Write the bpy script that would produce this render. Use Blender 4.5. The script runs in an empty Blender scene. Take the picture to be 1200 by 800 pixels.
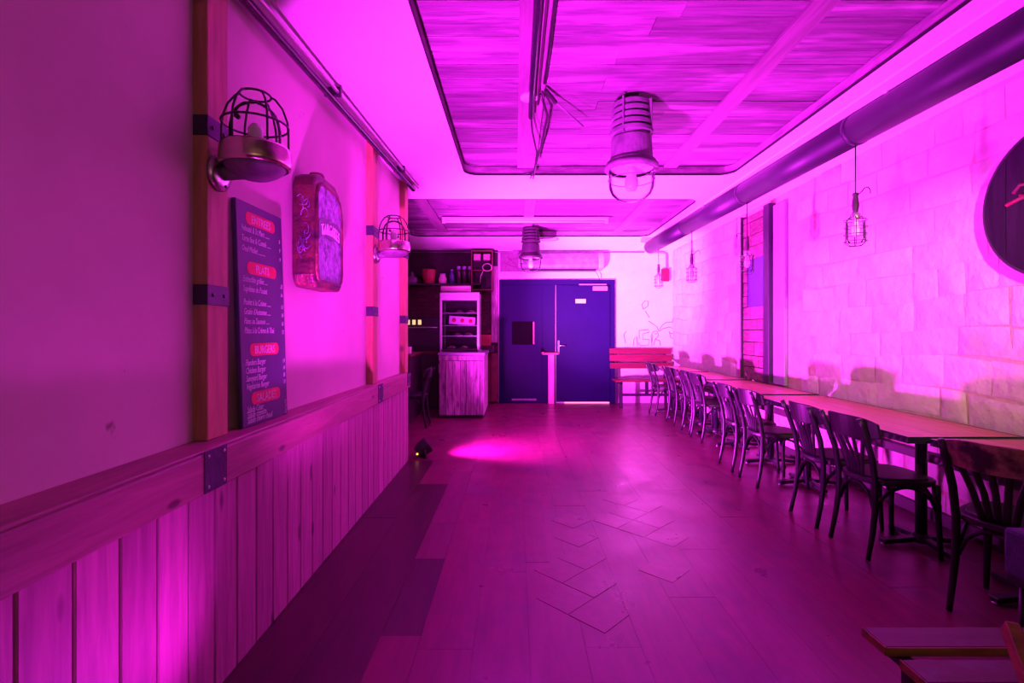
import bpy, bmesh, math, random
from mathutils import Vector, Matrix
random.seed(7)
PI = math.pi
R = math.radians
S = bpy.context.scene
C = S.collection

# ------------------------------------------------------------------ camera, world, light, exposure
cam_d = bpy.data.cameras.new('camera')
cam_d.sensor_width = 36.0
cam_d.lens = 36.0 * 580 / 1200
cam_d.shift_x = -4 / 1200
cam_d.shift_y = -11 / 1200
cam_d.clip_start = 0.05
cam = bpy.data.objects.new('camera', cam_d)
C.objects.link(cam)
cam.location = (0, 0, 1.35)
cam.rotation_euler = (PI / 2, 0, 0)
S.camera = cam

w = bpy.data.worlds.new('world'); S.world = w
w.use_nodes = True
w.node_tree.nodes['Background'].inputs[0].default_value = (0.01, 0.008, 0.012, 1)
w.node_tree.nodes['Background'].inputs[1].default_value = 1.0

# added warm fill light behind the camera, set inside the unseen window
fill_l = bpy.data.lights.new('warm_fill', 'AREA')
fill_l.shape = 'RECTANGLE'; fill_l.size = 1.7; fill_l.size_y = 1.3
fill_l.energy = 7.0; fill_l.color = (1.0, 0.62, 0.30)
fill_o = bpy.data.objects.new('warm_fill', fill_l); C.objects.link(fill_o)
fill_o.location = (0.9, -1.52, 1.75); fill_o.rotation_euler = (R(90), 0, 0)   # faces +Y

UP1 = dict(loc=(-0.74, 1.50, 0.0), aim=(1.05, 4.5, 3.0), energy=3100, size=98, col=(0.90, 0.022, 1.0), extra_beam=((-1.12, 1.42, 0.45), 26, 110, (0.90, 0.02, 1.0)))
UP2 = dict(loc=(-1.00, 5.36, 0.0), aim=(3.0, 7.1, 3.0), energy=6500, size=132, col=(0.92, 0.03, 1.0), extra_beam=((2.25, 9.4, 2.4), 7500, 46, (0.95, 0.16, 1.0)))
LED = (0.92, 0.030, 1.0)

vs = S.view_settings
vs.view_transform = 'Standard'; vs.look = 'None'; vs.gamma = 1.0; vs.use_curve_mapping = False
vs.exposure = 0.0

# ------------------------------------------------------------------ helpers
class MB:
    def __init__(s): s.v = []; s.f = []; s.sm = []
    def add(s, vs, fs, smooth=False, M=None):
        o = len(s.v)
        for p in vs:
            p = Vector(p)
            s.v.append(tuple(M @ p) if M else tuple(p))
        for f in fs: s.f.append([i + o for i in f]); s.sm.append(smooth)
        return s
    def box(s, x0, x1, y0, y1, z0, z1, M=None):
        v = [(x0,y0,z0),(x1,y0,z0),(x1,y1,z0),(x0,y1,z0),(x0,y0,z1),(x1,y0,z1),(x1,y1,z1),(x0,y1,z1)]
        f = [(0,3,2,1),(4,5,6,7),(0,1,5,4),(1,2,6,5),(2,3,7,6),(3,0,4,7)]
        return s.add(v, f, False, M)
    def lathe(s, prof, n=20, M=None, smooth=True, cap=True):
        v = []; f = []
        for r, z in prof:
            for i in range(n):
                a = 2 * PI * i / n
                v.append((r * math.cos(a), r * math.sin(a), z))
        for k in range(len(prof) - 1):
            for i in range(n):
                j = (i + 1) % n
                f.append((k*n+i, k*n+j, (k+1)*n+j, (k+1)*n+i))
        if cap:
            if prof[0][0] > 1e-4: f.append(tuple(range(n - 1, -1, -1)))
            if prof[-1][0] > 1e-4: f.append(tuple((len(prof)-1)*n + i for i in range(n)))
        return s.add(v, f, smooth, M)
    def tube(s, pts, r, n=8, closed=False, flat=None, M=None, smooth=True):
        pts = [Vector(p) for p in pts]; N = len(pts); v = []; f = []
        rs = r if isinstance(r, (list, tuple)) else [r] * N
        up = None
        for i, p in enumerate(pts):
            if closed: t = pts[(i+1) % N] - pts[i-1]
            else: t = pts[min(i+1, N-1)] - pts[max(i-1, 0)]
            t.normalize()
            if up is None:
                up = Vector((0,0,1)) if abs(t.z) < .9 else Vector((1,0,0))
            a = t.cross(up)
            if a.length < 1e-5: a = t.orthogonal()
            a.normalize(); b = a.cross(t).normalized(); up = b
            for k in range(n):
                an = 2 * PI * k / n
                v.append(p + a * (rs[i] * math.cos(an)) + b * (rs[i] * math.sin(an) * (flat or 1)))
        for i in range(N if closed else N - 1):
            q = (i + 1) % N
            for k in range(n):
                m = (k + 1) % n
                f.append((i*n+k, i*n+m, q*n+m, q*n+k))
        if not closed:
            f.append(tuple(range(n-1, -1, -1))); f.append(tuple((N-1)*n + k for k in range(n)))
        return s.add(v, f, smooth, M)
    def prism(s, poly, d0, d1, M=None, smooth=False):           # poly in local xy, extruded along z
        n = len(poly)
        v = [(x, y, d0) for x, y in poly] + [(x, y, d1) for x, y in poly]
        f = [tuple(range(n-1, -1, -1)), tuple(range(n, 2*n))]
        f += [(i, (i+1) % n, n + (i+1) % n, n + i) for i in range(n)]
        return s.add(v, f, smooth, M)
    def bar(s, p, q, w, h, up=(0,0,1)):                          # box beam from p to q
        p = Vector(p); q = Vector(q); t = (q - p); L = t.length; t.normalize()
        a = t.cross(Vector(up)).normalized(); b = a.cross(t).normalized()
        M = Matrix(((a.x, b.x, t.x, p.x), (a.y, b.y, t.y, p.y), (a.z, b.z, t.z, p.z), (0,0,0,1)))
        return s.box(-w/2, w/2, -h/2, h/2, 0, L, M)
    def mesh(s, name, bevel=0, seg=1):
        me = bpy.data.meshes.new(name)
        me.from_pydata(s.v, [], s.f)
        me.polygons.foreach_set('use_smooth', s.sm)
        bm = bmesh.new(); bm.from_mesh(me)
        bmesh.ops.recalc_face_normals(bm, faces=bm.faces)
        if bevel:
            ed = [e for e in bm.edges if len(e.link_faces) == 2 and e.calc_face_angle(0) > .6]
            bmesh.ops.bevel(bm, geom=ed, offset=bevel, segments=seg, profile=.5, affect='EDGES', clamp_overlap=True)
        bm.to_mesh(me); bm.free()
        me.update()
        return me
    def build(s, name, mat, parent=None, bevel=0, seg=1):
        return link(name, s.mesh(name, bevel, seg), mat, parent)

def link(name, me, mat, parent=None):
    o = bpy.data.objects.new(name, me); C.objects.link(o)
    if mat is not None:
        if len(me.materials) == 0: me.materials.append(mat)
    if parent is not None: o.parent = parent
    return o
def tag(o, label, cat, group=None, kind=None):
    if label: o['label'] = label
    if cat: o['category'] = cat
    if group: o['group'] = group
    if kind: o['kind'] = kind
    return o
def thing(name, label, cat, loc=(0,0,0), rz=0, group=None):
    o = bpy.data.objects.new(name, None); C.objects.link(o)
    o.empty_display_size = .1
    o.location = loc; o.rotation_euler = (0, 0, rz)
    return tag(o, label, cat, group)
def struct(o): o['kind'] = 'structure'; return o
def copy_tree(o, parent=None):
    c = o.copy(); C.objects.link(c); c.parent = parent
    for ch in [x for x in o.children]:
        copy_tree(ch, c)
    return c
def place(pos, z_to, roll=0):                                    # matrix: local +z along z_to
    q = Vector(z_to).normalized().to_track_quat('Z', 'Y')
    return Matrix.Translation(pos) @ q.to_matrix().to_4x4() @ Matrix.Rotation(roll, 4, 'Z')
def box(name, x0, x1, y0, y1, z0, z1, mat, parent=None, bevel=0, seg=1):
    return MB().box(x0, x1, y0, y1, z0, z1).build(name, mat, parent, bevel, seg)
def rrect(x0, x1, y0, y1, r, n=6):
    pts = []
    for cx, cy, a0 in ((x1-r, y1-r, 0), (x0+r, y1-r, 90), (x0+r, y0+r, 180), (x1-r, y0+r, 270)):
        for k in range(n + 1):
            a = R(a0 + 90 * k / n); pts.append((cx + r*math.cos(a), cy + r*math.sin(a)))
    return pts
def text_mesh(body, size, align='LEFT', shear=0, ex=0.0006, sx=1.0):
    cu = bpy.data.curves.new('t', 'FONT'); cu.body = body; cu.size = size; cu.shear = shear
    cu.align_x = align; cu.extrude = ex; cu.resolution_u = 2
    ob = bpy.data.objects.new('t', cu)
    me = bpy.data.meshes.new_from_object(ob)
    bpy.data.objects.remove(ob); bpy.data.curves.remove(cu)
    if sx != 1:
        for v in me.vertices: v.co.x *= sx
    return me

# ------------------------------------------------------------------ materials
def mat(name, c1, c2=None, rough=.6, metal=0.0, scale=(1,1,1), noise=4, detail=5, dist=0.0, lo=.35, hi=.65,
        bump=0, bscale=30, bvec=None, rnd=0, knots=None, spec=.5, coat=0, c3=None, c3s=2.0, c3lo=.55, c3hi=.62, emit=None, es=1,
        sheen=0, rrough=0, c3v=None):
    m = bpy.data.materials.new(name); m.use_nodes = True
    nt = m.node_tree; N = nt.nodes; L = nt.links
    p = N['Principled BSDF']
    p.inputs['Roughness'].default_value = rough; p.inputs['Metallic'].default_value = metal
    p.inputs['Specular IOR Level'].default_value = spec
    if coat: p.inputs['Coat Weight'].default_value = coat; p.inputs['Coat Roughness'].default_value = .15
    if emit:
        p.inputs['Emission Color'].default_value = (*emit, 1); p.inputs['Emission Strength'].default_value = es
    col = None
    tc = N.new('ShaderNodeTexCoord')
    if c2 is not None or bump or knots or c3:
        oi = N.new('ShaderNodeObjectInfo')
        sc = N.new('ShaderNodeVectorMath'); sc.operation = 'SCALE'; sc.inputs['Scale'].default_value = 17.0
        cmb = N.new('ShaderNodeCombineXYZ')
        for k in range(3): L.new(oi.outputs['Random'], cmb.inputs[k])
        L.new(cmb.outputs[0], sc.inputs[0])
        mp = N.new('ShaderNodeMapping'); mp.inputs['Scale'].default_value = scale
        L.new(tc.outputs['Object'], mp.inputs[0])
        if rnd:
            ad = N.new('ShaderNodeVectorMath'); ad.operation = 'ADD'
            L.new(mp.outputs[0], ad.inputs[0]); L.new(sc.outputs[0], ad.inputs[1]); vec = ad.outputs[0]
        else: vec = mp.outputs[0]
    def noise_n(v, s, d, di=0):
        t = N.new('ShaderNodeTexNoise'); t.inputs['Scale'].default_value = s; t.inputs['Detail'].default_value = d
        t.inputs['Distortion'].default_value = di; t.inputs['Roughness'].default_value = .6
        L.new(v, t.inputs['Vector']); return t.outputs[0]
    def ramp(v, a, b):
        r = N.new('ShaderNodeMapRange'); r.inputs[1].default_value = a; r.inputs[2].default_value = b; r.clamp = True
        L.new(v, r.inputs[0]); return r.outputs[0]
    def mix(f, a, b, mode='MIX'):
        x = N.new('ShaderNodeMix'); x.data_type = 'RGBA'; x.blend_type = mode
        if isinstance(f, float): x.inputs[0].default_value = f
        else: L.new(f, x.inputs[0])
        for i, q in ((6, a), (7, b)):
            if isinstance(q, tuple): x.inputs[i].default_value = (*q[:3], 1)
            else: L.new(q, x.inputs[i])
        return x.outputs[2]
    if c2 is not None:
        col = mix(ramp(noise_n(vec, noise, detail, dist), lo, hi), c1, c2)
    if c3 is not None:
        cv = tc.outputs['Object']
        if c3v:
            m3 = N.new('ShaderNodeMapping'); m3.inputs['Scale'].default_value = c3v; L.new(cv, m3.inputs[0]); cv = m3.outputs[0]
        col = mix(ramp(noise_n(cv, c3s, 4), c3lo, c3hi), col if col else c1, c3)
    if knots:
        vo = N.new('ShaderNodeTexVoronoi'); vo.inputs['Scale'].default_value = 1
        mk = N.new('ShaderNodeMapping'); mk.inputs['Scale'].default_value = knots
        L.new(tc.outputs['Object'], mk.inputs[0]); L.new(mk.outputs[0], vo.inputs['Vector'])
        f = ramp(vo.outputs['Distance'], .13, .07)
        col = mix(f, col if col else c1, tuple(c * .28 for c in c1))
    if rnd:
        r2 = N.new('ShaderNodeMapRange'); r2.inputs[3].default_value = 1 - rnd; r2.inputs[4].default_value = 1 + rnd * .6
        L.new(oi.outputs['Random'], r2.inputs[0])
        hv = N.new('ShaderNodeVectorMath'); hv.operation = 'SCALE'
        if col is None:
            rgb = N.new('ShaderNodeRGB'); rgb.outputs[0].default_value = (*c1, 1); col = rgb.outputs[0]
        L.new(col, hv.inputs[0]); L.new(r2.outputs[0], hv.inputs['Scale']); col = hv.outputs[0]
    if col is None: p.inputs['Base Color'].default_value = (*c1, 1)
    else: L.new(col, p.inputs['Base Color'])
    if rrough:
        rr = ramp(noise_n(tc.outputs['Object'], 3.0, 5), .3, .7)
        r3 = N.new('ShaderNodeMapRange'); r3.inputs[3].default_value = rough - rrough; r3.inputs[4].default_value = rough + rrough
        L.new(rr, r3.inputs[0]); L.new(r3.outputs[0], p.inputs['Roughness'])
    if bump:
        bn = N.new('ShaderNodeBump'); bn.inputs['Strength'].default_value = bump; bn.inputs['Distance'].default_value = .02
        if bvec:
            mb = N.new('ShaderNodeMapping'); mb.inputs['Scale'].default_value = bvec
            L.new(tc.outputs['Object'], mb.inputs[0]); bv = mb.outputs[0]
        else: bv = tc.outputs['Object']
        L.new(noise_n(bv, bscale, 6), bn.inputs['Height']); L.new(bn.outputs[0], p.inputs['Normal'])
    return m
def glass(name, tint=(1,1,1), gl=.9):
    m = bpy.data.materials.new(name); m.use_nodes = True
    nt = m.node_tree; N = nt.nodes; L = nt.links; N.remove(N['Principled BSDF'])
    t = N.new('ShaderNodeBsdfTransparent'); t.inputs[0].default_value = (*tint, 1)
    g = N.new('ShaderNodeBsdfGlossy'); g.inputs['Roughness'].default_value = .06
    lw = N.new('ShaderNodeLayerWeight'); lw.inputs[0].default_value = .12
    x = N.new('ShaderNodeMixShader'); L.new(lw.outputs['Fresnel'], x.inputs[0]); L.new(t.outputs[0], x.inputs[1]); L.new(g.outputs[0], x.inputs[2])
    L.new(x.outputs[0], N['Material Output'].inputs[0])
    return m

M = {}
M['plaster'] = mat('plaster', (.54,.40,.43), (.62,.47,.49), .85, scale=(1,1,1), noise=1.6, bump=.12, bscale=9, c3=(.22,.16,.14), c3s=5, c3lo=.70, c3hi=.76)
M['pine'] = mat('pine', (.42,.12,.28), (.29,.08,.20), .55, scale=(6,9,.8), noise=3.2, dist=.6, rnd=.22, knots=(1.2,6.5,2.2), bump=.15, bscale=12, bvec=(1,8,.6))
M['pine_beam'] = mat('pine_beam', (.34,.12,.17), (.23,.08,.12), .5, scale=(6,.8,9), noise=3.0, dist=.6, rnd=.12, knots=(1.2,3.2,7.5), bump=.15, bscale=12, bvec=(1,.6,8))
M['post'] = mat('post', (.46,.27,.13), (.33,.18,.08), .6, scale=(8,8,.8), noise=3.5, dist=.5, rnd=.15, knots=(3,5,2.2), bump=.15, bscale=12, bvec=(8,8,.6))
M['black'] = mat('black', (.012,.011,.014), rough=.45)
M['black_gloss'] = mat('black_gloss', (.012,.011,.02), rough=.25, coat=.3)
M['strap'] = mat('strap', (.035,.03,.06), (.05,.045,.08), .5, metal=.4, noise=9, bump=.15)
M['white_ceiling'] = mat('white_ceiling', (.74,.70,.74), (.68,.64,.68), .7, noise=2)
M['ceil_wood'] = mat('ceil_wood', (.21,.10,.19), (.065,.028,.075), .6, scale=(.9,12,6), noise=2.4, dist=.7, lo=.3, hi=.75, rnd=.38, bump=.4, bscale=8, bvec=(.8,10,5), c3=(.34,.20,.31), c3s=1.2, c3lo=.55, c3hi=.70, c3v=(.8,7,4))
M['ceil_side'] = mat('ceil_side', (.27,.14,.24), (.12,.06,.12), .6, scale=(2,2,10), noise=2.4)
M['batten'] = mat('batten', (.22,.11,.19), (.15,.075,.13), .6, scale=(12,.8,6), noise=2.4, rnd=.1, bump=.2, bscale=8, bvec=(10,.8,5))
M['dark_backing'] = mat('dark_backing', (.02,.014,.014), rough=.9)
M['floor'] = mat('floor_gap', (.06,.025,.03), rough=.8)
M['floor_plank'] = mat('floor_plank', (.155,.013,.056), (.115,.010,.046), .34, scale=(9,1.2,4), noise=2.2, dist=.7, rnd=.07, bump=.05, bscale=6, bvec=(6,1,4),
                       c3=(.065,.012,.055), c3s=1.6, c3lo=.54, c3hi=.76, spec=.4, rrough=.08)
M['floor_tile'] = mat('floor_tile', (.16,.013,.058), (.12,.010,.048), .32, scale=(6,6,4), noise=2.6, rnd=.09, bump=.05, bscale=9, spec=.4, rrough=.08)
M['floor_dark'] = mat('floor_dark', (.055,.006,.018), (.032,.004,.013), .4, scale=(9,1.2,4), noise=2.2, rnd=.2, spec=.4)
M['floor_light'] = mat('floor_light', (.15,.02,.07), (.11,.015,.05), .4, scale=(9,1.2,4), noise=2.2, rnd=.12, spec=.4)
M['stone'] = mat('stone', (.50,.46,.43), (.42,.37,.34), .85, scale=(1,1,1), noise=6, detail=9, rnd=.10, bump=1.0, bscale=9, c3=(.46,.38,.26), c3s=1.15, c3lo=.66, c3hi=.74)
M['mortar'] = mat('mortar', (.44,.37,.27), (.34,.28,.20), .9, noise=5, bump=.6, bscale=22)
M['endwall'] = mat('endwall', (.62,.58,.58), (.55,.50,.50), .8, noise=2.3, bump=.25, bscale=14)
M['brick_dark'] = mat('brick_dark', (.075,.022,.020), (.04,.014,.016), .8, noise=12, rnd=.35, bump=.4, bscale=40)
M['mortar_dark'] = mat('mortar_dark', (.03,.018,.02), rough=.9)
M['duct'] = mat('duct', (.022,.016,.03), (.03,.022,.04), .5, metal=.2, spec=.35, noise=3, bump=.05)
M['blue_paint'] = mat('blue_paint', (.006,.001,.040), (.005,.001,.033), .5, spec=.12, noise=2, bump=.06, bscale=60)
M['blue_dark'] = mat('blue_dark', (.05,.035,.26), rough=.5)
M['steel'] = mat('steel', (.62,.60,.62), (.5,.48,.5), .28, metal=1, noise=6)
M['steel_brushed'] = mat('steel_brushed', (.55,.53,.55), (.45,.43,.45), .4, metal=.9, noise=6, scale=(1,1,14))
M['brass'] = mat('brass', (.80,.70,.60), (.62,.52,.44), .24, metal=1, noise=5, bump=.08, bscale=24)
M['castmetal'] = mat('castmetal', (.24,.17,.24), (.13,.09,.14), .5, metal=.15, noise=7, bump=.25, bscale=30)
M['darkcast'] = mat('darkcast', (.035,.028,.04), (.06,.045,.055), .5, metal=.3, noise=7, bump=.25, bscale=30)
M['glass'] = glass('glass', (.94,.94,.94))
M['glass_dark'] = glass('glass_dark', (.82,.80,.86))
M['bulb'] = mat('bulb', (.75,.73,.72), rough=.2)
M['cage'] = mat('cage', (.07,.06,.065), rough=.4, metal=.7)
M['board'] = mat('board', (.035,.03,.085), (.05,.042,.11), .55, noise=3)
M['chalk'] = mat('chalk', (.62,.60,.66), rough=.9)
M['redban'] = mat('redban', (.62,.05,.09), (.50,.03,.06), .7, noise=9)
M['can'] = mat('can', (.34,.26,.50), (.07,.05,.13), .38, metal=.45, noise=22, detail=8, bump=.8, bscale=26)
M['can_side'] = mat('can_side', (.16,.06,.05), (.07,.025,.05), .45, metal=.45, noise=9, detail=8, lo=.4, hi=.6, bump=.7, bscale=20)
M['can_relief'] = mat('can_relief', (.50,.42,.60), (.30,.24,.40), .35, metal=.6, noise=20)
M['can_dark'] = mat('can_dark', (.05,.03,.09), (.03,.018,.06), .4, metal=.3, noise=12)
M['can_letter'] = mat('can_letter', (.60,.54,.66), rough=.4, metal=.4)
M['chair'] = mat('chair', (.010,.008,.012), (.018,.013,.018), .36, noise=5, spec=.28, coat=0)
M['chair_worn'] = mat('chair_worn', (.022,.015,.018), rough=.34, c3=(.30,.16,.11), c3s=5.5, c3lo=.44, c3hi=.56)
M['seat'] = mat('seat', (.008,.006,.009), (.014,.010,.014), .45, noise=6)
M['table_wood'] = mat('table_wood', (.34,.12,.08), (.24,.08,.055), .42, scale=(12,1,6), noise=2.6, dist=.5, rnd=.15, bump=.08, bscale=8, bvec=(10,.8,4))
M['bench_red'] = mat('bench_red', (.13,.008,.03), (.09,.006,.022), .55, spec=.2, scale=(1,8,8), noise=3, rnd=.15)
M['bench_wood'] = mat('bench_wood', (.085,.035,.04), (.055,.022,.028), .5, spec=.25, scale=(1,9,9), noise=2.5, rnd=.12, c3=(.08,.05,.07), c3s=6)
M['bench_edge'] = mat('bench_edge', (.30,.15,.04), (.16,.08,.025), .6, scale=(1,9,9), noise=3)
M['pad'] = mat('pad', (.055,.05,.11), (.04,.036,.085), .8, noise=30, bump=.2, bscale=120)
M['disc'] = mat('disc', (.022,.012,.024), (.012,.007,.015), .75, spec=.1, scale=(8,8,.8), noise=2.5, rnd=.3, bump=.2, bscale=8, bvec=(8,8,.8))
M['discred'] = mat('discred', (.34,.03,.05), (.1,.015,.03), .6, noise=8)
M['pallet'] = mat('pallet', (.17,.07,.09), (.08,.03,.05), .65, scale=(1,2,8), noise=4, rnd=.35, bump=.3, bscale=14)
M['inset'] = mat('inset', (.045,.03,.16), rough=.5)
M['darkpost'] = mat('darkpost', (.02,.011,.028), (.013,.008,.018), .5, scale=(6,6,1), noise=4)
M['pilaster'] = mat('pilaster', (.26,.21,.36), (.22,.18,.31), .6, noise=3)
M['reclaim'] = mat('reclaim', (.66,.46,.56), (.14,.07,.11), .65, scale=(7,7,1.2), noise=3, dist=.6, lo=.3, hi=.7, rnd=.42, bump=.35, bscale=10, bvec=(8,8,1))
M['counter_top'] = mat('counter_top', (.20,.16,.24), rough=.35)
M['kit_dark'] = mat('kit_dark', (.028,.016,.022), (.04,.022,.03), .55, noise=5)
M['kit_red'] = mat('kit_red', (.16,.03,.035), (.10,.018,.025), .6, noise=5)
M['pot_red'] = mat('pot_red', (.30,.045,.04), rough=.5)
M['bottle'] = mat('bottle', (.07,.035,.05), rough=.2, coat=.5)
M['bottle_blue'] = mat('bottle_blue', (.08,.09,.28), rough=.2, coat=.5)
M['label'] = mat('label', (.42,.38,.62), rough=.6)
M['paper'] = mat('paper', (.66,.60,.62), rough=.7)
M['roll'] = mat('roll', (.62,.44,.46), rough=.6)
M['food'] = mat('food', (.40,.18,.20), (.22,.08,.12), .6, noise=12)
M['lens'] = mat('lens', (.6,.1,.6), rough=.2, emit=LED, es=6)
M['led_orange'] = mat('led_orange', (.8,.4,.05), rough=.4, emit=(1,.45,.05), es=4)
M['oven_lamp'] = mat('oven_lamp', (.8,.7,.3), rough=.4, emit=(1,.8,.28), es=.9)
M['doorgap'] = mat('doorgap', (.9,.7,.5), rough=.6, emit=(1,.62,.32), es=.7)
M['pane_dark'] = mat('pane_dark', (.004,.003,.004), rough=.6, spec=.05)
M['sketch'] = mat('sketch', (.20,.05,.16), rough=.8)
M['tube_white'] = mat('tube_white', (.62,.55,.60), rough=.4)
M['tube_glass'] = mat('tube_glass', (.80,.78,.80), rough=.25)
M['pinkwood'] = mat('pinkwood', (.62,.34,.36), (.48,.22,.26), .6, scale=(8,8,1), noise=3)
M['red_strip'] = mat('red_strip', (.50,.07,.10), rough=.6)

# ------------------------------------------------------------------ the setting
YE = 9.43; XR = 3.0; ZC = 2.91; ZW = 2.995
def XL(y): return -1.30 + .02 * y
YL = 5.29                                            # where the left wall ends and the kitchen opens

floor = struct(box('floor', -2.7, XR + .1, -1.7, YE + .1, -.1, -.006, M['floor']))
# floor planks along y
pl_mesh = {}
px = -1.10; cnt = 0
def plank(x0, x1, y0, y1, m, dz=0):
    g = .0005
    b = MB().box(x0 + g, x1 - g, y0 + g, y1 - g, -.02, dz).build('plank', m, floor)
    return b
# two border courses along the wainscot (darker boards and a paler strip)
def courses(x0, x1, seq, mats):
    y = -1.6; i = 0
    while y < 5.1:
        L = seq[i % len(seq)]; y1 = min(y + L, 5.2)
        plank(x0, x1, y, y1, M[mats[i % len(mats)]], random.uniform(-.0008, .0005)); y = y1; i += 1
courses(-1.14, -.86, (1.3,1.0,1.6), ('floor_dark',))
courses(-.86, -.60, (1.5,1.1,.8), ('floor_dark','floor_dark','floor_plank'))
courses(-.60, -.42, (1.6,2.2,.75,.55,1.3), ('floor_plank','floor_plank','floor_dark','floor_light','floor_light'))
xs = -.42
col_i = 0
while xs < XR - .02:
    wv = .24; x1 = min(xs + wv, XR)
    y = -1.6 + (col_i % 3) * -.5
    while y < YE:
        L = random.uniform(1.35, 2.0); y1 = min(y + L, YE)
        if YE - y1 < .4: y1 = YE
        if y1 > -1.6: plank(xs, x1, max(y, -1.6), y1, M['floor_plank'], random.uniform(-.0007, .0004))
        y = y1
    xs = x1; col_i += 1
xs = -2.6
while xs < -.43:                                       # in front of the kitchen
    x1 = min(xs + .26, -.42); y = 5.2
    while y < YE:
        y1 = min(y + random.uniform(1.3, 2.0), YE); plank(xs, x1, y, y1, M['floor_plank'], random.uniform(-.0007, .0004)); y = y1
    xs = x1
# a patch of square tiles laid on the diagonal, worn proud of the boards
tile_s = .21
ca = math.cos(R(45)); sa = math.sin(R(45))
for i in range(-9, 10):
    for j in range(-2, 12):
        cx = .40 + (i + j) * tile_s * ca; cy = 2.66 + (j - i) * tile_s * ca
        e = ((cx - (.42 + (cy - 2.5) * .28)) / .40)**2 + ((cy - 3.2) / .85)**2
        if e > 1 or random.random() < .34: continue
        h = tile_s / 2 - .0018
        mt = Matrix.Translation((cx, cy, 0)) @ Matrix.Rotation(R(45 + random.uniform(-.5, .5)), 4, 'Z')
        MB().box(-h, h, -h, h, -.01, .0016 + random.uniform(-.0003, .0005), mt).build('tile', M['floor_tile'], floor, .0012)

# --- left wall
wl = MB()
n = 14; y0 = -1.6
pts = [(XL(y0), y0), (XL(YL), YL), (XL(YL) - .12, YL), (XL(y0) - .12, y0)]
wall_left = struct(MB().prism(pts, 0, ZC + .2).build('wall_left', M['plaster']))
# vertical boards of the wainscot
XW = -1.125
y = -1.55
while y < 5.18:
    y1 = min(y + .148, 5.2)
    MB().box(XW - .03, XW, y + .003, y1 - .003, 0, .80).build('plank', M['pine'], wall_left, .004)
    y = y1
box('backing', XL(0) - .0, XW - .012, -1.6, 5.2, 0, .76, M['dark_backing'], wall_left)
# sill: a top board and a front beam
trim1 = struct(MB().prism([(XL(-1.6) - .01, -1.6), (XW + .002, -1.6), (XW + .002, 5.2), (XL(5.2) - .01, 5.2)], .895, .923).build('trim_1', M['pine_beam'], None, .004))
MB().box(XW - .028, XW + .022, -1.6, 5.2, .772, .915).build('beam', M['pine_beam'], trim1, .006)
def plate(yc, wd, z0, z1):
    b = MB().box(XW + .022, XW + .026, yc - wd/2, yc + wd/2, z0, z1)
    o = b.build('metal_plate', M['strap'], trim1, .001)
    for dy in (-1, 1):
        for dz in (z0 + .02, z1 - .02):
            MB().lathe([(.007,0),(.006,.003),(0,.004)], 8, place((XW + .026, yc + dy*(wd/2 - .02), dz), (1,0,0))).build('screw', M['steel'], o)
plate(1.82, .135, .775, .925); plate(4.05, .14, .775, .925); plate(5.12, .13, .80, .925)

def post(ya, yb, zs, nm='post'):
    xb = XL((ya + yb)/2); xf = xb + .055
    p = MB().box(xb - .02, xf, ya, yb, .923, ZC).build('post', M['post'], wall_left, .004)
    for z in zs:
        st = MB().box(xb, xf + .004, ya - .004, yb + .003, z - .04, z + .04).build('strap', M['strap'], p, .0015)
        for dy in (.03, .105):
            MB().lathe([(.008,0),(.007,.003),(0,.004)], 8, place((xf + .004, ya + dy, z), (1,0,0))).build('screw', M['black'], p)
    return p
post(1.935, 2.075, (2.16, 1.497)); post(4.04, 4.18, (2.18, 1.52)); post(5.12, 5.26, (2.16, 1.48))

# --- right wall with coursed painted stones
wall_right = struct(box('wall_right', XR, XR + .15, -1.6, YE + .1, 0, ZC + .2, M['mortar']))
def stone(y0, y1, z0, z1, amp):
    nx, nz = 5, 4; v = []; f = []
    g = .0045
    y0 += g; y1 -= g; z0 += g; z1 -= g
    cj = [(random.uniform(-.03,.03), random.uniform(-.018,.018)) for _ in range(4)]
    for a in range(nx):
        for b in range(nz):
            u = (0, .07, .5, .93, 1)[a]; t = (0, .1, .9, 1)[b]
            jy = ((1-u)*(1-t)*cj[0][0] + u*(1-t)*cj[1][0] + u*t*cj[2][0] + (1-u)*t*cj[3][0]) * .5
            jz = ((1-u)*(1-t)*cj[0][1] + u*(1-t)*cj[1][1] + u*t*cj[2][1] + (1-u)*t*cj[3][1]) * .5
            edge = a in (0, nx-1) or b in (0, nz-1)
            d = .002 if edge else amp + random.uniform(-.004, .004)
            yv = y0 + (y1-y0)*u + jy; zv = z0 + (z1-z0)*t + jz; zv += .03*math.sin(1.7*yv + 2.1*z0) + .012*math.sin(5.1*yv + 3*z0)
            v.append((XR - d, min(yv, YE - .004), min(max(zv, .002), ZC - .003)))
    for a in range(nx-1):
        for b in range(nz-1):
            f.append((a*nz+b, a*nz+b+1, (a+1)*nz+b+1, (a+1)*nz+b))
    m = MB().add(v, f, True)
    return m.build('stone', M['stone'], wall_right)
zc = 0; row = 0
hs = [.24,.22,.25,.21,.23,.20,.24,.22,.21,.25,.22,.20,.22]
nst = 0
for h in hs:
    z1 = min(zc + h, ZC)
    y = 2.05 + random.uniform(0, .2)
    while y < YE - .02:
        L = random.choice((.22,.3,.36,.42,.5,.6)) * (1.0 if y < 6 else 1.15)
        y1 = y + L
        if YE - y1 < .18: y1 = YE - .004
        y1 = min(y1, YE - .004)
        if not (y1 > 5.35 and y < 6.45 and zc > .7) :
            stone(y, y1, zc, z1, random.uniform(.004, .010)); nst += 1
        y = y1
    zc = z1; row += 1
struct(box('baseboard_right', XR - .035, XR, 1.0, YE - .05, 0, .09, M['kit_dark'], None, .004))
trail = struct(box('trim_2', XR - .05, XR - .008, .5, 9.1, .42, .485, M['kit_dark'], None, .004))

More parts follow.
